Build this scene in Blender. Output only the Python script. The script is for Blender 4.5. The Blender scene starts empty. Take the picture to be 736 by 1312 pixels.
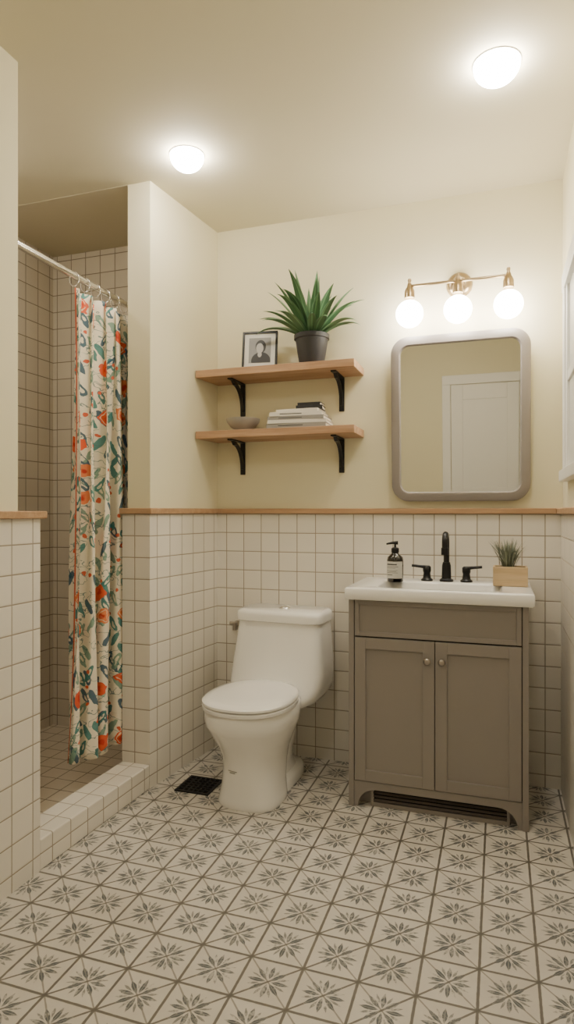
import bpy, math, random
from mathutils import Vector, Matrix
random.seed(7)
R = math.radians
# ------------------------------------------------------------ colour / nodes
def lin(c):
    o=[]
    for v in c:
        v=v/255.0
        o.append(v/12.92 if v<=0.04045 else ((v+0.055)/1.055)**2.4)
    return (o[0],o[1],o[2],1.0)

class S:
    """socket wrapper with arithmetic"""
    def __init__(s,nt,sock): s.nt=nt; s.k=sock
    def _m(s,op,*a):
        n=s.nt.nodes.new('ShaderNodeMath'); n.operation=op
        for i,v in enumerate((s,)+a):
            if isinstance(v,S): s.nt.links.new(v.k,n.inputs[i])
            else: n.inputs[i].default_value=float(v)
        return S(s.nt,n.outputs[0])
    def __add__(s,o): return s._m('ADD',o)
    def __sub__(s,o): return s._m('SUBTRACT',o)
    def __mul__(s,o): return s._m('MULTIPLY',o)
    def __truediv__(s,o): return s._m('DIVIDE',o)
    def abs(s): return s._m('ABSOLUTE')
    def fract(s): return s._m('FRACT')
    def floor(s): return s._m('FLOOR')
    def sin(s): return s._m('SINE')
    def gt(s,o): return s._m('GREATER_THAN',o)
    def lt(s,o): return s._m('LESS_THAN',o)
    def max(s,o): return s._m('MAXIMUM',o)
    def min(s,o): return s._m('MINIMUM',o)
    def atan2(s,o): return s._m('ARCTAN2',o)
    def sqrt(s): return s._m('SQRT')
    def ss(s,a,b):
        n=s.nt.nodes.new('ShaderNodeMapRange'); n.interpolation_type='SMOOTHSTEP'
        s.nt.links.new(s.k,n.inputs[0])
        n.inputs[1].default_value=a; n.inputs[2].default_value=b
        return S(s.nt,n.outputs[0])

def newmat(name):
    m=bpy.data.materials.new(name); m.use_nodes=True
    nt=m.node_tree
    b=nt.nodes['Principled BSDF']
    return m,nt,b
def mix(nt,fac,a,b,mode='MIX'):
    n=nt.nodes.new('ShaderNodeMix'); n.data_type='RGBA'; n.blend_type=mode
    for idx,v in ((0,fac),(6,a),(7,b)):
        if isinstance(v,S): nt.links.new(v.k,n.inputs[idx])
        elif idx==0: n.inputs[0].default_value=v
        else: n.inputs[idx].default_value=v
    return S(nt,n.outputs[2])
def noise(nt,vec,scale,detail=3,rough=.5,out=0):
    n=nt.nodes.new('ShaderNodeTexNoise'); n.inputs['Scale'].default_value=scale
    n.inputs['Detail'].default_value=detail; n.inputs['Roughness'].default_value=rough
    if vec is not None: nt.links.new(vec.k,n.inputs['Vector'])
    return S(nt,n.outputs[out])
def pos(nt):
    g=nt.nodes.new('ShaderNodeNewGeometry')
    return S(nt,g.outputs['Position']),S(nt,g.outputs['Normal'])
def objc(nt):
    g=nt.nodes.new('ShaderNodeTexCoord'); return S(nt,g.outputs['Object'])
def sep(nt,v):
    n=nt.nodes.new('ShaderNodeSeparateXYZ'); nt.links.new(v.k,n.inputs[0])
    return [S(nt,n.outputs[i]) for i in range(3)]
def comb(nt,x,y,z):
    n=nt.nodes.new('ShaderNodeCombineXYZ')
    for i,v in enumerate((x,y,z)):
        if isinstance(v,S): nt.links.new(v.k,n.inputs[i])
        else: n.inputs[i].default_value=v
    return S(nt,n.outputs[0])
def bump(nt,b,h,strength=.3,dist=.002):
    n=nt.nodes.new('ShaderNodeBump'); n.inputs['Strength'].default_value=strength
    n.inputs['Distance'].default_value=dist
    nt.links.new(h.k,n.inputs['Height']); nt.links.new(n.outputs[0],b.inputs['Normal'])

def simple(name,col,rough=.5,metal=0.,var=.06,vs=8.,bmp=0.,coat=0.,spec=.5):
    m,nt,b=newmat(name)
    c=lin(col); d=tuple(x*(1-var) for x in c[:3])+(1,)
    P=objc(nt)
    f=noise(nt,P,vs)
    col_=mix(nt,f,d,c)
    nt.links.new(col_.k,b.inputs['Base Color'])
    b.inputs['Roughness'].default_value=rough; b.inputs['Metallic'].default_value=metal
    b.inputs['Coat Weight'].default_value=coat
    b.inputs['Specular IOR Level'].default_value=spec
    if bmp: bump(nt,b,noise(nt,P,vs*20,4),bmp,.001)
    return m
def emis(name,col,st):
    m,nt,b=newmat(name)
    b.inputs['Base Color'].default_value=lin((250,248,240))
    b.inputs['Emission Color'].default_value=col
    b.inputs['Emission Strength'].default_value=st
    return m
def tile_mat(name,tile,grout,pitch=.0945,gw=.024,zoff=1.19,xo=0.,yo=0.,rough=.22,var=.07):
    m,nt,b=newmat(name)
    P,Nn=pos(nt); x,y,z=sep(nt,P); nx,ny,nz=sep(nt,Nn)
    isx=nx.abs().gt(.7); isz=nz.abs().gt(.7)
    xx=(x-xo); yy=(y-yo); zz=(z-zoff)
    u=yy*isx+xx*(isx*-1+1)
    v=yy*isz+zz*(isz*-1+1)
    u=u/pitch; v=v/pitch
    fu=((u.fract()-.5).abs()*-1+.5); fv=((v.fract()-.5).abs()*-1+.5)
    e=fu.min(fv)
    g=e.ss(gw*.55,gw*1.25)
    wn=nt.nodes.new('ShaderNodeTexWhiteNoise'); wn.noise_dimensions='3D'
    cv=comb(nt,u.floor(),v.floor(),isx*3+isz*7)
    nt.links.new(cv.k,wn.inputs['Vector'])
    r=S(nt,wn.outputs['Value'])
    c=lin(tile); c2=tuple(k*(1-var) for k in c[:3])+(1,)
    tc=mix(nt,r,c2,c)
    tc=mix(nt,noise(nt,P,14,4)*.3,tc,tuple(k*.88 for k in c[:3])+(1,))
    gc=mix(nt,noise(nt,P,30),lin(grout),tuple(k*.8 for k in lin(grout)[:3])+(1,))
    col=mix(nt,g,gc,tc)
    nt.links.new(col.k,b.inputs['Base Color'])
    ro=g*(rough-.8)+.8
    nt.links.new(ro.k,b.inputs['Roughness'])
    h=e.ss(gw*.4,gw*3.0)+noise(nt,P,9,2)*.35
    bump(nt,b,h,.35,.002)
    return m
def floor_mat():
    m,nt,b=newmat('patterned_floor_tile')
    P,_=pos(nt); x,y,z=sep(nt,P)
    T=.146
    u=(x+.05)/T; v=(y+.02)/T
    px=u.fract()-.5; py=v.fract()-.5
    nz=noise(nt,P,60,3)
    wob=(nz-.5)*.030
    ax=px.abs(); ay=py.abs()
    edge=(ax.max(ay)+wob*.5).ss(.468,.482)
    wn=nt.nodes.new('ShaderNodeTexWhiteNoise'); wn.noise_dimensions='3D'
    nt.links.new(comb(nt,u.floor(),v.floor(),0.).k,wn.inputs['Vector'])
    rr=S(nt,wn.outputs['Value'])
    dA=((px-py).abs()+wob*.6).ss(.034,.018)
    dB=((px+py).abs()+wob*.6).ss(.028,.013)
    r=(px*px+py*py).sqrt()
    th=py.atan2(px)
    a=((th/(math.pi/4)+.5).fract()-.5)*(math.pi/4)
    w=(r*a.sin()).abs()
    t=(r-.05)/.33
    inside=t.gt(0.)*t.lt(1.)
    hw=(t.max(0.).min(1.)*math.pi).sin()*.044
    pet=((w-hw)+wob).ss(.007,-.007)*inside
    vein=(w+wob*.4).lt(.007)*inside
    a2=((th/(math.pi/4)).fract()-.5)*(math.pi/4)
    w2=(r*a2.sin()).abs()
    t2=(r-.15)/.22
    in2=t2.gt(0.)*t2.lt(1.)
    pet2=((w2-(t2.max(0.).min(1.)*math.pi).sin()*.024)+wob).ss(.006,-.006)*in2
    wear=noise(nt,P,38,5,.72).ss(.36,.55)
    base=mix(nt,noise(nt,P,18,4),lin((204,198,188)),lin((226,221,211)))
    base=mix(nt,rr*.35,base,lin((192,185,174)))
    c=mix(nt,pet2*wear*.75,base,lin((92,94,95)))
    c=mix(nt,dA*.9,c,lin((96,90,82)))
    c=mix(nt,dB*.65,c,lin((104,97,89)))
    c=mix(nt,pet*(wear*.65+.3),c,lin((74,80,85)))
    c=mix(nt,vein*wear*.5,c,lin((182,178,171)))
    c=mix(nt,edge*.92,c,lin((100,94,86)))
    nt.links.new(c.k,b.inputs['Base Color'])
    b.inputs['Roughness'].default_value=.42
    bump(nt,b,edge*-1+noise(nt,P,25)*.3,.3,.002)
    return m
def wood_mat(name,c1,c2,axis='x',rough=.55):
    m,nt,b=newmat(name)
    P=objc(nt); x,y,z=sep(nt,P)
    sx,sy,sz={'x':(3,40,40),'y':(40,3,40)}[axis]
    V=comb(nt,x*sx,y*sy,z*sz)
    f=noise(nt,V,1.,5,.6); g=noise(nt,V,3.,3,.6)
    c=mix(nt,f.ss(.3,.7),lin(c1),lin(c2))
    c=mix(nt,g*.55,c,lin(tuple(k*.7 for k in c1)))
    nt.links.new(c.k,b.inputs['Base Color']); b.inputs['Roughness'].default_value=rough
    bump(nt,b,f,.2,.001)
    return m
def curtain_mat():
    m,nt,b=newmat('floral_curtain_cloth')
    tcn=nt.nodes.new('ShaderNodeTexCoord'); U=S(nt,tcn.outputs['UV'])
    ux,uy,_=sep(nt,U)
    n1=noise(nt,U,22,2,.5,1)
    nx,ny,_z=sep(nt,n1)
    def vor(sc,dx,dy,am,sx=1.,sy=1.,rnd=.75):
        V=comb(nt,(ux+dx)*sx+(nx-.5)*am,(uy+dy)*sy+(ny-.5)*am,0.)
        v=nt.nodes.new('ShaderNodeTexVoronoi'); v.voronoi_dimensions='2D'
        v.inputs['Scale'].default_value=sc; v.inputs['Randomness'].default_value=rnd
        nt.links.new(V.k,v.inputs['Vector'])
        rc=sep(nt,S(nt,v.outputs['Color']))
        return S(nt,v.outputs['Distance']),rc
    base=lin((240,230,208))
    c=mix(nt,noise(nt,U,200,2)*.15,base,lin((206,192,168)))
    for (dx,dy,sh,th) in ((.13,.4,.45,.36),(.41,.17,-.5,.52)):
        V=comb(nt,((ux+dx)+(uy*sh))*1.9+(nx-.5)*.05,(uy+dy)*.85+(ny-.5)*.05,0.)
        v=nt.nodes.new('ShaderNodeTexVoronoi'); v.voronoi_dimensions='2D'; v.inputs['Scale'].default_value=12.; v.inputs['Randomness'].default_value=.7
        nt.links.new(V.k,v.inputs['Vector']); d=S(nt,v.outputs['Distance']); rc=sep(nt,S(nt,v.outputs['Color']))
        lf=d.lt(.32)*rc[0].gt(th)
        lc=mix(nt,rc[1].gt(.5),lin((72,134,130)),lin((62,94,114)))
        lc=mix(nt,rc[2].gt(.6),lc,lin((130,160,142)))
        c=mix(nt,lf*.93,c,lc)
        c=mix(nt,d.lt(.14)*rc[0].gt(th+.2),c,lin((232,222,198)))
    d3,r3=vor(17.,.5,.2,.12,.8,1.6)
    st=(d3-.42).abs().lt(.035)*r3[1].gt(.45)
    c=mix(nt,st*.8,c,lin((76,118,120)))
    d2,r2=vor(8.,.02,.07,.05)
    fl=d2.lt(.25)*r2[0].gt(.56)
    fc=mix(nt,r2[1].gt(.6),lin((228,100,66)),lin((232,138,90)))
    fc=mix(nt,d2.ss(.12,.05),fc,lin((206,68,56)))
    c=mix(nt,fl,c,fc)
    pr=(d2-.18).abs().lt(.018)*r2[0].gt(.56)*r2[2].gt(.4)
    c=mix(nt,pr,c,lin((238,200,166)))
    d4,r4=vor(24.,.3,.9,.03)
    c=mix(nt,d4.lt(.2)*r4[0].gt(.82),c,lin((218,108,80)))
    c=mix(nt,ux.lt(.005),c,lin((210,110,84)))
    nt.links.new(c.k,b.inputs['Base Color']); b.inputs['Roughness'].default_value=.9
    b.inputs['Specular IOR Level'].default_value=.15
    bump(nt,b,noise(nt,U,420,2),.15,.0006)
    return m

# ------------------------------------------------------------ materials
M={}
M['paint']=simple('wall_paint_cream',(231,223,192),.75,var=.03,vs=3,bmp=.05)
M['ceil']=simple('ceiling_paint',(218,210,184),.8,var=.03,vs=3,bmp=.04)
M['ceil2']=simple('shower_ceiling_tone',(206,197,172),.8,var=.04,vs=3)  # slightly darker tone than the main ceiling
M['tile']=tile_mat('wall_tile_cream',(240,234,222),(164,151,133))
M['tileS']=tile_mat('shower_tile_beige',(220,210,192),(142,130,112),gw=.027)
M['tileSF']=tile_mat('shower_floor_tile',(220,208,188),(148,134,116),gw=.028,rough=.4)
M['floor']=floor_mat()
M['trim']=wood_mat('oak_trim',(188,148,110),(206,168,130),'x')
M['shelf']=wood_mat('shelf_wood',(178,138,104),(206,168,134),'x')
M['bamboo']=wood_mat('bamboo_wood',(214,184,140),(228,202,162),'x')
M['white']=simple('white_gloss_paint',(240,238,232),.35,var=.02)
M['porc']=simple('porcelain_white',(250,248,243),.12,var=.012,coat=.5)
M['counter']=simple('cultured_marble_white',(248,246,241),.18,var=.015,coat=.3)
M['taupe']=simple('vanity_taupe_paint',(147,140,134),.42,var=.05,vs=4)
M['taupeF']=simple('mirror_frame_taupe',(146,138,132),.36,var=.04,vs=5)
M['slat']=simple('vent_slat_bronze',(104,95,87),.45,metal=.2)
M['dark']=simple('dark_void',(26,22,20),.9)
M['black']=simple('black_metal',(26,26,28),.4,metal=.3)
M['chrome']=simple('chrome',(232,230,228),.22,metal=1.)
M['brass']=simple('brass',(170,150,120),.3,metal=1.)
M['nickel']=simple('brushed_nickel',(172,164,156),.32,metal=1.)
M['pot']=simple('charcoal_pot',(56,56,60),.5,var=.15)
M['soil']=simple('potting_soil',(50,36,26),.95,var=.4,vs=60)
M['bowl']=simple('stoneware_gray',(170,165,158),.5,var=.15,vs=30)
M['curtain']=curtain_mat()
M['glass_b']=simple('amber_black_glass',(22,16,14),.12,coat=.6)
M['label']=simple('label_paper',(216,214,206),.7)
M['ink']=simple('ink_gray',(84,84,84),.7)
M['mark']=simple('mark_gray',(150,148,144),.6)
M['pages']=simple('paper_pages',(226,218,202),.85,var=.15,vs=120)
M['bk_w']=simple('book_cover_white',(224,218,208),.6)
M['bk_g']=simple('book_cover_gray',(150,146,140),.6)
M['bk_k']=simple('book_cover_black',(34,34,36),.5)
M['mat']=simple('photo_mat',(224,222,216),.8)
M['ph1']=simple('photo_gray',(150,150,150),.5,var=.3,vs=20)
M['ph2']=simple('photo_dark',(40,40,42),.5,var=.3)
M['ph3']=simple('photo_face',(188,186,184),.5,var=.1)
M['frost']=simple('frosted_glass',(226,226,218),.3)
def leafm(name,a,bc):
    m,nt,b=newmat(name)
    tcn=nt.nodes.new('ShaderNodeTexCoord'); U=S(nt,tcn.outputs['UV'])
    ux,uy,_=sep(nt,U)
    e=(ux-.5).abs()
    V=comb(nt,ux*14,uy*2,0.)
    c=mix(nt,noise(nt,V,2,3),lin(a),lin(bc))
    c=mix(nt,e.ss(.12,.02)*.5,c,lin(tuple(min(255,k*1.35) for k in bc)))
    nt.links.new(c.k,b.inputs['Base Color']); b.inputs['Roughness'].default_value=.4
    return m
M['leaf']=leafm('leaf_green',(50,92,64),(116,156,114))
M['grass']=leafm('grass_graygreen',(92,98,84),(138,144,122))
WARM=(1.0,.925,.80,1)
M['dome']=emis('ceiling_lamp_glow',WARM,100.)
M['room_fill']=emis('room_fill_glow',WARM,36.)
M['shower_fill']=emis('shower_fill_glow',WARM,52.)
M['globe']=emis('globe_bulb_glow',(1.0,.93,.82,1),41.)
m,nt,b=newmat('mirror_glass'); b.inputs['Metallic'].default_value=1; b.inputs['Roughness'].default_value=.015
P=objc(nt); nt.links.new(mix(nt,noise(nt,P,2),(.86,.87,.85,1),(.88,.88,.86,1)).k,b.inputs['Base Color']); M['mirror']=m

# ------------------------------------------------------------ mesh helpers
def link(o,parent=None):
    bpy.context.scene.collection.objects.link(o)
    if parent: o.parent=parent
    return o
def mesh(name,V,F,mat,parent=None,smooth=False,bevel=0.,seg=2,uv=None,mats=None,midx=None):
    me=bpy.data.meshes.new(name); me.from_pydata([tuple(v) for v in V],[],F); me.update()
    for k in (mats or [mat]): me.materials.append(M[k])
    if midx:
        for p,i in zip(me.polygons,midx): p.material_index=i
    if smooth:
        for p in me.polygons: p.use_smooth=True
    if uv:
        l=me.uv_layers.new(name='UVMap')
        for p in me.polygons:
            for li in p.loop_indices: l.data[li].uv=uv[me.loops[li].vertex_index]
    o=link(bpy.data.objects.new(name,me),parent)
    import bmesh
    bm=bmesh.new(); bm.from_mesh(me); bmesh.ops.recalc_face_normals(bm,faces=bm.faces); bm.to_mesh(me); bm.free()
    if bevel:
        md=o.modifiers.new('bevel','BEVEL'); md.width=bevel; md.segments=seg; md.limit_method='ANGLE'; md.angle_limit=R(35)
        for p in me.polygons: p.use_smooth=True
        md.harden_normals=True
    return o
def empty(name,loc=(0,0,0),rz=0.):
    e=bpy.data.objects.new(name,None); e.empty_display_size=.05
    e.location=loc; e.rotation_euler=(0,0,rz); return link(e)
def box(name,x0,x1,y0,y1,z0,z1,mat,parent=None,bevel=0.,seg=2):
    V=[(x,y,z) for z in (z0,z1) for y in (y0,y1) for x in (x0,x1)]
    F=[(0,2,3,1),(4,5,7,6),(0,1,5,4),(2,6,7,3),(0,4,6,2),(1,3,7,5)]
    return mesh(name,V,F,mat,parent,bevel=bevel,seg=seg)
def prism(name,pts,z0,z1,mat,parent=None,bevel=0.,plane='xy'):
    n=len(pts)
    if plane=='xy': V=[(a,b,z0) for a,b in pts]+[(a,b,z1) for a,b in pts]
    elif plane=='xz': V=[(a,z0,b) for a,b in pts]+[(a,z1,b) for a,b in pts]
    else: V=[(z0,a,b) for a,b in pts]+[(z1,a,b) for a,b in pts]
    F=[tuple(range(n)),tuple(range(2*n-1,n-1,-1))]+[(i,(i+1)%n,n+(i+1)%n,n+i) for i in range(n)]
    return mesh(name,V,F,mat,parent,bevel=bevel)
def loft(name,loops,mat,parent=None,caps=(True,True),smooth=True,closed=True):
    n=len(loops[0]); V=[p for l in loops for p in l]; F=[]
    for i in range(len(loops)-1):
        for j in range(n if closed else n-1):
            F.append((i*n+j,i*n+(j+1)%n,(i+1)*n+(j+1)%n,(i+1)*n+j))
    if caps[0]: F.append(tuple(range(n-1,-1,-1)))
    if caps[1]: F.append(tuple(range((len(loops)-1)*n,len(loops)*n)))
    o=mesh(name,V,F,mat,parent,smooth=smooth)
    if smooth: 
        md=o.modifiers.new('es','EDGE_SPLIT'); md.split_angle=R(50)
    return o
def lathe(name,prof,mat,parent=None,c=(0,0,0),seg=40,axis='z'):
    loops=[]
    for r,z in prof:
        r=max(r,1e-5)
        l=[]
        for k in range(seg):
            a=2*math.pi*k/seg
            p=(r*math.cos(a),r*math.sin(a),z)
            if axis=='y': p=(p[0],p[2],p[1])
            if axis=='x': p=(p[2],p[0],p[1])
            l.append((c[0]+p[0],c[1]+p[1],c[2]+p[2]))
        loops.append(l)
    return loft(name,loops,mat,parent)
def tube(name,pts,r,mat,parent=None,seg=14,closed=False):
    pts=[Vector(p) for p in pts]; n=len(pts)
    loops=[]; up=None
    for i,p in enumerate(pts):
        if closed: t=(pts[(i+1)%n]-pts[i-1]).normalized()
        elif i==0: t=(pts[1]-pts[0]).normalized()
        elif i==n-1: t=(pts[-1]-pts[-2]).normalized()
        else: t=(pts[i+1]-pts[i-1]).normalized()
        if up is None:
            up=Vector((0,0,1)) if abs(t.z)<.9 else Vector((1,0,0))
        up=(up-t*up.dot(t)).normalized(); s=t.cross(up)
        rr=r[i] if isinstance(r,(list,tuple)) else r
        loops.append([p+(up*math.cos(2*math.pi*k/seg)+s*math.sin(2*math.pi*k/seg))*rr for k in range(seg)])
    if closed: loops.append(loops[0]); return loft(name,loops,mat,parent,(False,False))
    return loft(name,loops,mat,parent)
def rrect(cx,cy,w,h,r,n=8):
    pts=[]
    for k,(sx,sy) in enumerate(((1,1),(-1,1),(-1,-1),(1,-1))):
        for i in range(n+1):
            a=R(90*k)+R(90)*i/n
            pts.append((cx+sx*(w/2-r)+r*math.cos(a),cy+sy*(h/2-r)+r*math.sin(a)))
    return pts
def sell(z,yf,yb,hw,n=2.3,N=56,xc=0.,egg=0.):
    yc=(yf+yb)/2; hy=(yb-yf)/2; l=[]
    for k in range(N):
        a=2*math.pi*k/N; c=math.cos(a); s=math.sin(a)
        x=hw*math.copysign(abs(c)**(2/n),c); y=hy*math.copysign(abs(s)**(2/n),s)
        x*=1+egg*(y/hy)
        l.append((xc+x,yc+y,z))
    return l

# ------------------------------------------------------------ room shell
YB=2.963; XR=.252; H=2.64; YF=-.6; XS=-2.39
box('floor',-1.60,XR+.1,YF-.1,YB+.12,-.1,0,'floor')
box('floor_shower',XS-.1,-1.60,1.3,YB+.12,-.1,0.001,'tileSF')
box('ceiling',XS-.1,XR+.1,YF-.1,YB+.12,H,H+.1,'ceil')
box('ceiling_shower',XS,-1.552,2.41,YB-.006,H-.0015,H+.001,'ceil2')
box('wall_back',XS-.1,XR+.1,YB+.008,YB+.12,0,H,'paint')
box('wall_back_wainscot',-1.39,XR,YB,YB+.01,0,1.193,'tile')
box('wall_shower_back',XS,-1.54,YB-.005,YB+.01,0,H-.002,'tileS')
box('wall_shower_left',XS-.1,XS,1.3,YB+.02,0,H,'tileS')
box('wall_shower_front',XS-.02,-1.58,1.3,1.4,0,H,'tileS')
box('wall_right',XR+.008,XR+.1,YF-.1,YB+.02,0,H,'paint')
box('wall_right_wainscot',XR,XR+.01,YF,YB+.002,0,1.193,'tile')
box('wall_front',-1.6,XR+.02,YF-.1,YF,0,H,'paint')
box('wall_left',-1.575,-1.462,YF-.02,1.641,1.18,H,'paint')
box('wall_left_wainscot',-1.585,-1.455,YF-.02,1.736,0,1.18,'tile')
box('trim_left',-1.60,-1.437,YF,1.752,1.178,1.203,'trim',bevel=.004)
prism('wall_partition',[(-1.378,YB+.01),(-1.44,2.412),(-1.552,2.412),(-1.552,YB+.01)],1.19,H,'paint')
prism('wall_partition_wainscot',[(-1.374,YB+.008),(-1.437,2.404),(-1.575,2.404),(-1.575,YB+.008)],0,1.193,'tile')
prism('trim_partition',[(-1.358,YB+.005),(-1.421,2.388),(-1.582,2.388),(-1.582,2.43),(-1.45,2.43),(-1.39,YB+.005)],1.192,1.217,'trim',bevel=.004)
box('trim_back',-1.366,XR-.018,YB-.018,YB+.009,1.192,1.217,'trim',bevel=.004)
box('trim_right',XR-.018,XR+.009,YF,YB+.005,1.192,1.217,'trim',bevel=.004)
prism('shower_curb',[(-1.455,1.736),(-1.437,2.404),(-1.575,2.404),(-1.585,1.736)],0,.105,'tile',bevel=.006)

# window on right wall
w=empty('window_1',(XR+.008,2.15,1.33))
box('casing_left',-.022,0,-.58,-.51,0,.80,'white',w,.004); box('casing_right',-.022,0,.51,.58,0,.80,'white',w,.004)
box('casing_top',-.024,0,-.59,.59,.74,.81,'white',w,.004); box('sill',-.034,0,-.6,.6,-.01,.035,'white',w,.004)
box('sash_rail_mid',-.014,0,-.47,.47,.37,.41,'white',w,.003)
box('sash_stile_a',-.016,0,-.51,-.47,.035,.74,'white',w,.003); box('sash_stile_b',-.016,0,.47,.51,.035,.74,'white',w,.003)
box('pane',-.006,0,-.47,.47,.035,.74,'frost',w)
# door on the wall behind the camera (seen in the mirror)
d=empty('door_1',(-.105,YF,0))
box('casing_left',-.43,-.35,0,.02,0,2.08,'white',d,.004); box('casing_right',.29,.35,0,.02,0,2.08,'white',d,.004)
box('casing_top',-.43,.35,0,.022,2.0801,2.17,'white',d,.004)
box('slab',-.345,.285,0,.010,0.002,2.075,'white',d)
for nm,(z0,z1) in {'rail_bottom':(.01,.22),'rail_mid':(.95,1.07),'rail_top':(1.93,2.075)}.items():
    box(nm,-.2345,.1745,.0095,.018,z0,z1,'white',d,.003)
for nm,(x0,x1) in {'stile_a':(-.345,-.235),'stile_b':(.175,.285)}.items():
    box(nm,x0,x1,.0095,.018,.01,2.075,'white',d,.003)
lathe('knob',[(0,.075),(.02,.072),(.027,.055),(.02,.04),(.011,.035),(.011,.012),(.024,.012),(.024,.01)],'nickel',d,(-.29,.01,1.0),24,'y')
box('baseboard_front',-1.455,-.54,YF,YF+.012,0,.10,'white',bevel=.003)

# ------------------------------------------------------------ ceiling lamps and added fill domes
def dome_lamp(x,y,r,mt='dome',name='dome_light',dep=.056):
    e=empty(name,(x,y,H))
    prof=[(r,0),(r,-.008)]+[(r*math.cos(R(a)),-.008-dep*math.sin(R(a))) for a in range(6,91,6)]
    lathe('dome',prof,mt,e)
    lathe('rim',[(r+.003,0),(r+.003,-.003),(r+.0005,-.004),(r+.0005,0)],'white',e)
dome_lamp(-1.195,2.285,.067)
dome_lamp(-.008,2.135,.072)
dome_lamp(-.65,.70,.15,'room_fill')  # fill light added overhead out of view, to brighten the room
dome_lamp(-2.02,1.80,.085,'shower_fill')  # unseen dome, added only to brighten the shower

# ------------------------------------------------------------ vanity light
v=empty('vanity_light',(-.172,YB+.0075,2.23))
lathe('backplate',[(.0,-.03),(.03,-.03),(.046,-.024),(.056,-.010),(.058,0)],'brass',v,(0,0,0),40,'y')
lathe('hub',[(0,-.075),(.016,-.074),(.024,-.06),(.024,-.03)],'brass',v,(0,0,.0),28,'y')
yb=-.118
tube('arm',[(0,-.03,0),(0,-.09,-.004),(0,yb,-.018)],.008,'brass',v)
tube('bar',[(-.215,yb,-.02),(.215,yb,-.02)],.0065,'brass',v)
for i,x in enumerate((-.209,0,.209)):
    lathe('cup_%d'%(i+1),[(0,.002),(.010,0),(.013,-.014),(.016,-.016),(.022,-.03),(.023,-.062),(.0,-.062)],'brass',v,(x,yb,-.012),28)
    lathe('finial_%d'%(i+1),[(0,.028),(.007,.026),(.009,.018),(.006,.012),(.010,0)],'brass',v,(x,yb,-.014),20)
    prof=[(.0605*math.cos(R(a)),.0605*math.sin(R(a))) for a in range(-90,91,6)]
    lathe('globe_%d'%(i+1),prof,'globe',v,(x,yb,-.144),36)

# ------------------------------------------------------------ mirror
mi=empty('framed_mirror',(-.172,YB-.003,1.25)); mi.rotation_euler=(R(3.0),0,0)
W_,H_=.603,.75
def rl(w,h,r,y): return [(a,y,b) for a,b in rrect(0,.375,w,h,r,10)]
loft('frame',[rl(W_-.085,H_-.085,.045,0),rl(W_,H_,.078,0),rl(W_,H_,.078,-.020),rl(W_-.012,H_-.012,.073,-.026),rl(W_-.075,H_-.075,.045,-.026),rl(W_-.085,H_-.085,.042,-.018),rl(W_-.085,H_-.085,.045,0)],'taupeF',mi,(False,False))
loft('mirror_glass_pane',[rl(W_-.084,H_-.084,.042,-.004),rl(W_-.084,H_-.084,.042,-.014)],'mirror',mi,smooth=False)

# ------------------------------------------------------------ shelves
def shelf(zt,name='bracket_shelf'):
    e=empty(name,(0,YB+.0078,zt))
    prism('board',[(-1.376,0.),(-1.396,-.215),(-.612,-.215),(-.612,0.)],-.036,0,'shelf',e,.003)
    for i,x in enumerate((-1.235,-.72)):
        L=.165; A=.17
        box('bracket_leg_%d'%(i+1),x-.013,x+.013,-.007,0,-.036-L,-.036,'black',e,.002)
        box('bracket_arm_%d'%(i+1),x-.013,x+.013,-A,-.0,-.043,-.036,'black',e,.002)
        outer=[];inner=[]
        for k in range(13):
            a=R(90)*k/12
            cy,cz=-A*.78,-.043-L*.80
            outer.append((-.004 + cy*(1-math.cos(a)), cz+(L*.80)*math.sin(a)))
            inner.append((-.004+ (cy+.022)*(1-math.cos(a))-.013*(math.cos(a)), cz+(L*.80-.018)*math.sin(a)))
        n=len(outer)
        V=[(x-.008,a_,b_) for a_,b_ in outer]+[(x-.008,a_,b_) for a_,b_ in inner]+[(x+.008,a_,b_) for a_,b_ in outer]+[(x+.008,a_,b_) for a_,b_ in inner]
        F=[]
        for k in range(n-1):
            F+= [(k,k+1,n+k+1,n+k),(2*n+k,3*n+k,3*n+k+1,2*n+k+1),(k,2*n+k,2*n+k+1,k+1),(n+k,n+k+1,3*n+k+1,3*n+k)]
        F+=[(0,n,3*n,2*n),(n-1,3*n-1,4*n-1,2*n-1)]
        mesh('bracket_brace_%d'%(i+1),V,F,'black',e)
shelf(1.885); shelf(1.590)

# picture frame
pf=empty('picture_frame',(-1.095,2.835,1.886),R(10)); 
t=empty('tilt',(0,0,0)); t.parent=pf; t.rotation_euler=(R(-10),0,0)
fw,fh=.172,.192
box('frame_left',-fw/2,-fw/2+.010,-.008,.008,0,fh,'black',t,.001); box('frame_right',fw/2-.010,fw/2,-.008,.008,0,fh,'black',t,.001)
box('frame_top',-fw/2+.01,fw/2-.01,-.008,.008,fh-.010,fh,'black',t,.001); box('frame_bottom',-fw/2+.01,fw/2-.01,-.008,.008,0,.010,'black',t,.001)
box('mat_board',-fw/2+.008,fw/2-.008,-.002,.006,.008,fh-.008,'mat',t)
box('photo_print',-.054,.054,-.003,0,.032,fh-.032,'ph1',t)
def disc(nm,cx,cz,rx,rz,y,mat,par,clipz=None):
    V=[(cx+rx*math.cos(2*math.pi*k/28),y,max(cz+rz*math.sin(2*math.pi*k/28),clipz if clipz else -9)) for k in range(28)]
    mesh(nm,V,[tuple(range(28))],mat,par)
disc('portrait_shoulders',.006,.042,.047,.044,-.0034,'ph2',t,.033)
disc('portrait_hair',.004,.114,.026,.034,-.0038,'ph2',t)
disc('portrait_face',.000,.106,.018,.026,-.0042,'ph3',t)
disc('portrait_collar',.000,.074,.010,.014,-.0040,'ph3',t)
box('easel_leg',-.015,.015,.008,.012,.0,.12,'black',t)

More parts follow.
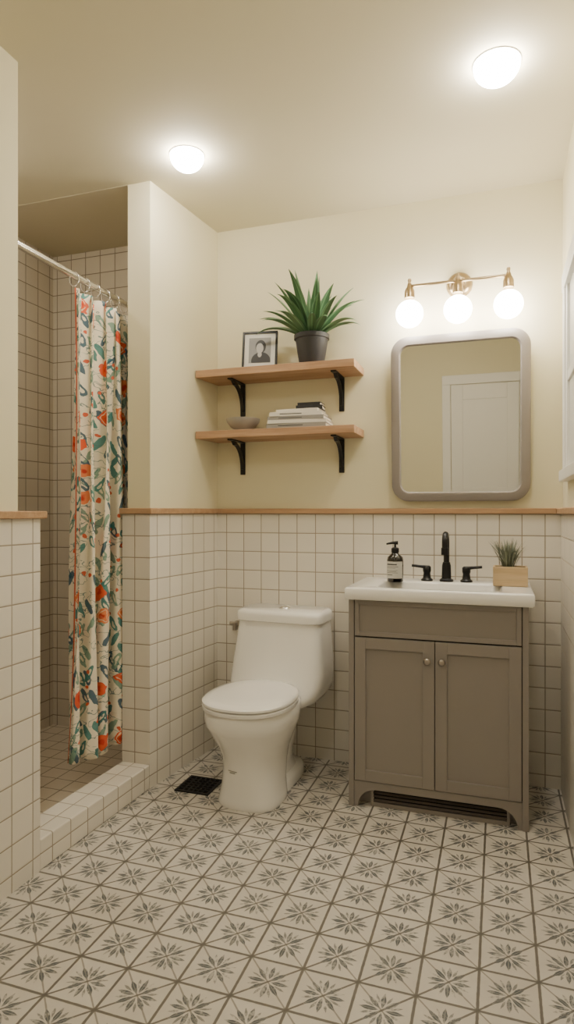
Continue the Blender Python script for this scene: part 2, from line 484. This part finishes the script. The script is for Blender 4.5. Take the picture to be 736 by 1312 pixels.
# leaves
def leaf(name,parent,org,az,e0,L,w,droop,mat,n=12,ymax=None,fold=.25):
    p=Vector(org); V=[];UV=[];F=[]
    for i in range(n+1):
        t=i/n
        e=e0-droop*t*t
        d=Vector((math.cos(az)*math.cos(e),math.sin(az)*math.cos(e),math.sin(e)))
        if i: p=p+d*(L/n)
        s=Vector((-math.sin(az),math.cos(az),0)); nn=s.cross(d)
        ww=w*(.45+.55*math.sin(min(1,t*1.9)*math.pi/2))*(1-max(0,(t-.45)/.55)**1.8)+.0006
        for k,sx in enumerate((-1,0,1)):
            q=p+s*sx*ww/2+nn*(-abs(sx)*ww*fold*-1 if k!=1 else 0)
            if ymax is not None: q.y=min(q.y,ymax)
            V.append(q); UV.append((k/2,t))
    for i in range(n):
        for k in range(2):
            a=i*3+k; F.append((a,a+1,a+4,a+3))
    o=mesh(name,V,F,mat,parent,smooth=True,uv=UV)
    return o
pp=empty('potted_plant',(-.835,2.845,1.886))
lathe('pot',[(0,0),(.054,0),(.058,.004),(.077,.120),(.083,.122),(.083,.142),(.074,.142),(.072,.120),(0,.118)],'pot',pp)
lathe('soil',[(.073,.122),(0,.128)],'soil',pp)
k=0
for ring,(cnt,e0,L,w,dr) in enumerate(((13,R(36),.28,.038,R(72)),(14,R(50),.31,.040,R(58)),(10,R(64),.31,.040,R(36)),(4,R(80),.30,.036,R(12)))):
    for i in range(cnt):
        az=2*math.pi*(i+.5*(ring%2))/cnt+random.uniform(-.18,.18)
        back=max(0,math.sin(az))
        LL=L*random.uniform(.85,1.1)*(1-.45*back*math.cos(e0))
        ee=e0+random.uniform(-.08,.08)+back*.35
        if ee>R(88): ee=R(88)
        k+=1
        leaf('leaf_%d'%k,pp,(math.cos(az)*.014,math.sin(az)*.014,.122),az,ee,LL,w*random.uniform(.85,1.15),dr*random.uniform(.8,1.2)*(1-.5*back),'leaf',ymax=.115)

# bowl + books
bo=empty('stoneware_bowl',(-1.185,2.85,1.590))
lathe('bowl_body',[(0,0.001),(.034,0.001),(.036,.006),(.060,.022),(.080,.048),(.083,.062),(.079,.062),(.074,.046),(.055,.024),(0,.012)],'bowl',bo)
bs=empty('book_stack',(-.893,2.855,1.5905),R(2))
z=0
for i,(w_,d_,h_,rot,mt,dx) in enumerate(((.285,.17,.020,0,'bk_g',0),(.28,.17,.016,1.5,'bk_w',.002),(.27,.165,.018,-1,'bk_g',-.002),(.25,.16,.019,2,'bk_w',-.006),(.20,.14,.014,-3,'bk_w',.004),(.125,.09,.018,4,'bk_k',.05),(.11,.08,.014,-2,'bk_k',.052))):
    b_=empty('book_%d'%(i+1),(dx,0,z),R(rot)); b_.parent=bs
    box('cover_bottom',-w_/2,w_/2,-d_/2,d_/2,0,.0022,mt,b_); box('cover_top',-w_/2,w_/2,-d_/2,d_/2,h_-.0022,h_,mt,b_)
    box('spine',-w_/2,w_/2,-d_/2-.001,-d_/2+.002,0,h_,mt,b_,.0008)
    box('pages',-w_/2+.003,w_/2-.003,-d_/2+.002,d_/2-.003,.0022,h_-.0022,'pages',b_)
    if i in(0,2,3): box('spine_lettering',-w_*.3,w_*.12,-d_/2-.0016,-d_/2-.0009,h_*.4,h_*.6,'ink',b_)
    z+=h_+.0003

# ------------------------------------------------------------ shower rod + curtain
RX=-1.630; RZ=2.155
rod=empty('shower_curtain_rod',(RX,2.2,RZ))
tube('pole',[(0,-.80,0),(0,.757,0)],.0145,'chrome',rod,20)
lathe('flange_back',[(.013,.735),(.03,.74),(.032,.757),(0,.757)],'chrome',rod,axis='y'); lathe('flange_front',[(.0,-.799),(.032,-.799),(.03,-.785),(.013,-.78)],'chrome',rod,axis='y')
cu=empty('shower_curtain',(RX,2.3,0))
nu,nv=300,44; V=[];UV=[];F=[]
zt=RZ-.048; nf=5.0
for j in range(nv+1):
    q=j/nv
    y0=-.165-.045*q; y1=.285-.01*q
    for i in range(nu+1):
        s=i/nu
        ph=2*math.pi*nf*s
        A=.020+.020*min(1,q*2.2)
        A*= (1+.18*math.sin(3.1*s*6+q*2.5))
        x=A*math.sin(ph+.5*math.sin(q*3+s*5))+.004*math.sin(ph*2.7+q*9)
        yy=y0+(y1-y0)*s+.014*math.sin(ph*2+1.0+q*1.5)
        zb=.185+.018*math.cos(s*7)
        zz=zt+(zb-zt)*q-(.012*(1-math.cos(ph*1.0))*(1-q)**6)
        V.append((x,yy,zz)); UV.append((s*1.0,zz))
for j in range(nv):
    for i in range(nu):
        a=j*(nu+1)+i; F.append((a,a+1,a+nu+2,a+nu+1))
cl=mesh('cloth',V,F,'curtain',cu,smooth=True,uv=UV)
sd=cl.modifiers.new('solid','SOLIDIFY'); sd.thickness=.0012
for i in range(7):
    yy=-.155+.43*i/6+.1
    pts=[(.019*math.sin(2*math.pi*k/24),yy+.004*math.sin(2*math.pi*k/24),-.0135+.029*math.cos(2*math.pi*k/24)) for k in range(24)]
    tube('ring_%d'%(i+1),pts,.0024,'chrome',rod,8,closed=True)

# ------------------------------------------------------------ toilet
to=empty('toilet',(-.958,YB-.016,0),R(-3.0))
Lp=[sell(z,yf,yb,hw,n) for z,yf,yb,hw,n in (
 (0,-.608,-.34,.134,2.7),(.012,-.611,-.335,.137,2.7),(.03,-.608,-.33,.133,2.6),(.08,-.603,-.32,.126,2.5),(.15,-.604,-.29,.123,2.4),
 (.20,-.615,-.27,.130,2.3),(.245,-.64,-.26,.147,2.2),(.285,-.668,-.25,.166,2.2),(.32,-.69,-.24,.179,2.2),(.335,-.700,-.24,.184,2.2),(.36,-.705,-.23,.185,2.25),(.392,-.706,-.22,.185,2.25),(.400,-.700,-.225,.178,2.25))]
loft('bowl_pedestal',Lp,'porc',to)
Lt=[sell(z,yf,yb,hw,n) for z,yf,yb,hw,n in (
 (.0,-.50,-.07,.118,3.2),(.034,-.50,-.07,.116,3.2),(.044,-.49,-.08,.108,3.),(.052,-.46,-.10,.090,2.5),(.09,-.44,-.13,.082,2.3),(.15,-.43,-.13,.088,2.2),(.21,-.42,-.12,.099,2.2),(.27,-.42,-.12,.104,2.2),(.33,-.42,-.10,.104,2.2),(.38,-.40,-.10,.104,2.2))]
loft('trapway_foot',Lt,'porc',to)
Lk=[sell(z,yf,yb,hw,n) for z,yf,yb,hw,n in (
 (.300,-.30,-.06,.085,2.4),(.318,-.33,-.045,.125,2.6),(.335,-.345,-.03,.165,3.),(.355,-.34,-.018,.200,3.4),(.385,-.32,-.008,.221,4),(.42,-.295,-.003,.229,4.6),(.47,-.272,0,.228,5),(.55,-.25,0,.221,5.5),(.63,-.232,0,.212,6),(.695,-.222,0,.205,6))]
loft('tank',Lk,'porc',to)
Ll=[sell(z,yf,yb,hw,n) for z,yf,yb,hw,n in (
 (.692,-.224,.003,.208,6),(.696,-.232,.004,.214,6),(.725,-.233,.004,.214,6),(.738,-.228,.002,.210,6),(.745,-.214,-.006,.197,6))]
loft('tank_lid',Ll,'porc',to)
lathe('flush_button',[(0,.010),(.018,.009),(.024,.005),(.026,0)],'chrome',to,(0,-.115,.744))
def egg(z,yf,yb,hw): return sell(z,yf,yb,hw,2.25,64,0,-.03)
loft('seat',[egg(.402,-.706,-.262,.182),egg(.404,-.712,-.258,.188),egg(.416,-.713,-.257,.189),egg(.419,-.708,-.262,.185)],'porc',to)
loft('seat_lid',[egg(.423,-.706,-.262,.183),egg(.425,-.713,-.256,.189),egg(.434,-.713,-.256,.189),egg(.441,-.704,-.264,.181),egg(.445,-.67,-.29,.155),egg(.446,-.6,-.35,.10)],'porc',to)
box('hinge_block',-.085,.085,-.285,-.255,.40,.43,'porc',to,.006)
def front_y(x): return -.6045+.135*(1-(1-min(1,abs(x)/.123)**2.4)**(1/2.4))-.0008
for i,(x0,x1,z0) in enumerate(((-.055,-.012,.150),(-.047,-.020,.143))):
    V=[];F=[]
    for q in range(7):
        x=x0+(x1-x0)*q/6; V+=[(x,front_y(x),z0),(x,front_y(x),z0+.0035)]
        if q: F.append((2*q-2,2*q,2*q+1,2*q-1))
    mesh('mark_%d'%i,V,F,'mark',to)

sv=empty('water_supply_valve',(-1.262,YB,.625))
lathe('escutcheon',[(.024,0),(.022,-.006),(.009,-.010),(.009,-.04),(0,-.04)],'nickel',sv,axis='y')
tube('valve_body',[(0,-.040,-.018),(0,-.040,.02)],.010,'nickel',sv); tube('handle',[(-.022,-.045,.016),(.018,-.045,.02)],[.010,.006],'nickel',sv)

# ------------------------------------------------------------ floor grate
g=empty('drain_grate',(-1.247,2.50,0))
box('recess',-.074,.074,-.074,.074,.0005,.002,'dark',g)
for a,b_,c_,d_ in ((-.08,.08,-.08,-.068),(-.08,.08,.068,.08),(-.08,-.068,-.068,.068),(.068,.08,-.068,.068)):
    box('rim',a,b_,c_,d_,.0,.006,'black',g,.001)
for i in range(1,6):
    q=-.068+.136*i/6
    box('bar_x_%d'%i,-.07,.07,q-.003,q+.003,.0015,.005,'black',g); box('bar_y_%d'%i,q-.003,q+.003,-.07,.07,.0015,.005,'black',g)

# ------------------------------------------------------------ vanity
XL,XRr=-.585,.105; YV=2.53; DV=YB-.004-YV
va=empty('bathroom_vanity',(0,YV,0))
def side(nm,x0,x1):
    D=DV
    pts=[(0,.845),(0,0),(.035,0),(.045,.03),(.07,.055),(.10,.065),(D-.10,.065),(D-.07,.055),(D-.045,.03),(D-.035,0),(D,0),(D,.845)]
    prism(nm,pts,x0,x1,'taupe',va,.0015,plane='yz')
side('side_left',XL,XL+.022); side('side_right',XRr-.022,XRr)
xa,xb=XL+.0221,XRr-.0221
pts=[(xa,0),(xa+.016,0)]
for k in range(1,9):
    a=R(90)*k/8; pts.append((xa+.016+.072*(1-math.cos(a)),.074*math.sin(a)))
pts.append((xb-.088,.074))
for k in range(7,-1,-1):
    a=R(90)*k/8; pts.append((xb-.016-.072*(1-math.cos(a)),.074*math.sin(a)))
pts+=[(xb,0),(xb,.105),(xa,.105)]
prism('apron_feet',pts,.004,.020,'taupe',va,.0015,plane='xz')
box('carcass',xa,xb,.022,DV,.105,.845,'taupe',va)
box('frame_backing',xa,xb,.018,.0235,.106,.844,'dark',va)
def shaker(nm,x0,x1,z0,z1,fr=.045):
    e=empty(nm,(0,0,0)); e.parent=va
    y0,y1=.000,.016
    box('panel',x0+fr-.004,x1-fr+.004,.0075,.014,z0+fr-.004,z1-fr+.004,'taupe',e)
    box('stile_l',x0,x0+fr,y0,y1,z0,z1,'taupe',e,.0015); box('stile_r',x1-fr,x1,y0,y1,z0,z1,'taupe',e,.0015)
    box('rail_b',x0+fr,x1-fr,y0,y1,z0,z0+fr,'taupe',e,.0015); box('rail_t',x0+fr,x1-fr,y0,y1,z1-fr,z1,'taupe',e,.0015)
xm=(xa+xb)/2+.0
shaker('door_left',xa+.003,xm-.0015,.108,.690); shaker('door_right',xm+.0015,xb-.003,.108,.690)
shaker('drawer_front',xa+.003,xb-.003,.696,.841,.018)
for i,x in enumerate((xm-.028,xm+.028)):
    lathe('knob_%d'%(i+1),[(0,-.028),(.010,-.027),(.0145,-.021),(.013,-.014),(.006,-.010),(.006,0)],'nickel',va,(x,0,.615),24,'y')
# toe-kick vent
box('toe_kick',xa,xb,.05,.06,0.001,.105,'taupe',va)
x0v,x1v=xa+.075,xb-.055
box('vent_back',x0v,x1v,.044,.0495,.004,.085,'dark',va)
for i in range(4):
    z=.022+.0145*i
    prism('vent_slat_%d'%(i+1),[(.026,z),(.028,z-.001),(.036,z+.003),(.034,z+.006)],x0v,x1v,'slat',va,plane='yz')
for nm,a in (('l',x0v-.010),('r',x1v)):
    box('vent_frame_'+nm,a,a+.010,.025,.0498,.001,.09,'taupe',va)
box('vent_frame_bottom',x0v,x1v,.025,.0498,.0,.016,'taupe',va)
# counter with basin
cx=(XL+XRr)/2+.004; cw=XRr-XL+.035; cy=(DV-.022)/2; ch=DV+.022
def cl_(w,h,r,z,dy=0): return [(a,b_,z) for a,b_ in rrect(cx,cy+dy,w,h,r,8)]
loft('countertop_basin',[cl_(cw-.01,ch-.006,.006,.845),cl_(cw,ch,.008,.85),cl_(cw,ch,.008,.887),cl_(cw-.010,ch-.010,.008,.893),
   cl_(.50,.27,.05,.893,-.045),cl_(.485,.255,.05,.886,-.045),cl_(.44,.22,.06,.80,-.045),cl_(.36,.16,.06,.775,-.045)],'counter',va)
lathe('basin_drain',[(0,.004),(.02,.004),(.024,0)],'black',va,(cx,cy-.045,.7755))

# faucet (widespread, black)
fa=empty('faucet',(-.222,YV+.345,.893))
lathe('spout_base',[(.030,0),(.030,.008),(.021,.014),(.019,.07),(.0155,.085),(0,.085)],'black',fa)
pts=[(0,0,.05),(0,0,.12),(0,-.001,.165)]
for k in range(0,13):
    a=R(180)*k/12
    pts.append((0,-.045+.045*math.cos(a),.172+.038*math.sin(a)))
pts.append((0,-.090,.135))
tube('spout',pts,.0125,'black',fa,18)
lathe('spout_tip',[(0,-.012),(.0155,-.012),(.0155,.018),(0,.018)],'black',fa,(0,-.090,.135))
for sgn,nm in ((-1,'left'),(1,'right')):
    x=sgn*.085
    lathe('handle_base_'+nm,[(.026,0),(.026,.007),(.018,.013),(.015,.035),(.018,.045),(.018,.062),(.012,.068),(0,.068)],'black',fa,(x,0,0))
    tube('lever_'+nm,[(x,0,.060),(x+sgn*.03,-.004,.064),(x+sgn*.066,-.010,.068)],[.0085,.0065,.006],'black',fa)

# soap bottle
sb=empty('soap_dispenser_bottle',(-.437,2.80,.893))
lathe('glass_body',[(0,0),(.033,0),(.036,.004),(.036,.095),(.033,.108),(.020,.120),(.0145,.126),(.0145,.135),(0,.135)],'glass_b',sb)
lathe('pump_collar',[(.017,.128),(.017,.146),(.012,.150),(.0045,.151),(.0045,.168),(0,.168)],'black',sb)
tube('pump_nozzle',[(.012,0,.171),(-.010,-.006,.171),(-.036,-.018,.166)],[.0085,.006,.004],'black',sb)
def arc(nm,r,a0,a1,z0,z1,mt,par,n=18):
    V=[];F=[]
    for k in range(n+1):
        a=R(a0+(a1-a0)*k/n); V+= [(r*math.cos(a),r*math.sin(a),z0),(r*math.cos(a),r*math.sin(a),z1)]
    for k in range(n): F.append((2*k,2*k+2,2*k+3,2*k+1))
    mesh(nm,V,F,mt,par,smooth=True)
arc('label',.0365,-175,-25,.016,.090,'label',sb)
for i,(z0,z1,a0,a1) in enumerate(((.074,.080,-150,-70),(.066,.068,-150,-60),(.060,.0615,-150,-80),(.050,.0515,-150,-65),(.045,.0465,-150,-75),(.040,.0415,-150,-62),(.030,.033,-150,-100))):
    arc('label_line_%d'%i,.0369,a0,a1,z0,z1,'ink',sb)

# grass planter
gp=empty('potted_grass_planter',(.043,2.80,.8935))
box('wood_box_front',-.068,.068,-.045,-.037,0,.080,'bamboo',gp,.002); box('wood_box_back',-.068,.068,.037,.045,0,.080,'bamboo',gp,.002)
box('wood_box_left',-.068,-.060,-.037,.037,0,.080,'bamboo',gp,.002); box('wood_box_right',.060,.068,-.037,.037,0,.080,'bamboo',gp,.002)
box('wood_box_bottom',-.06,.06,-.037,.037,0,.01,'bamboo',gp); box('soil',-.06,.06,-.037,.037,.01,.070,'soil',gp)
for i in range(100):
    az=random.uniform(0,2*math.pi); rr=random.uniform(0,.026)
    leaf('blade_%d'%(i+1),gp,(-.008+math.cos(az)*rr,math.sin(az)*rr*.8,.068),az,R(random.uniform(64,88)),random.uniform(.085,.14),.0052,R(random.uniform(5,30)),'grass',n=5)

# ------------------------------------------------------------ camera / world
cam=bpy.data.cameras.new('camera'); co=bpy.data.objects.new('camera',cam); link(co)
cam.sensor_width=36; cam.sensor_fit='AUTO'; cam.lens=809/1312*36; cam.clip_start=.02
co.location=(0,0,1.2); co.rotation_euler=(R(90),0,R(18.6))
bpy.context.scene.camera=co
wd=bpy.data.worlds.new('world'); bpy.context.scene.world=wd; wd.use_nodes=True
wd.node_tree.nodes['Background'].inputs[0].default_value=(.5,.48,.42,1); wd.node_tree.nodes['Background'].inputs[1].default_value=.3
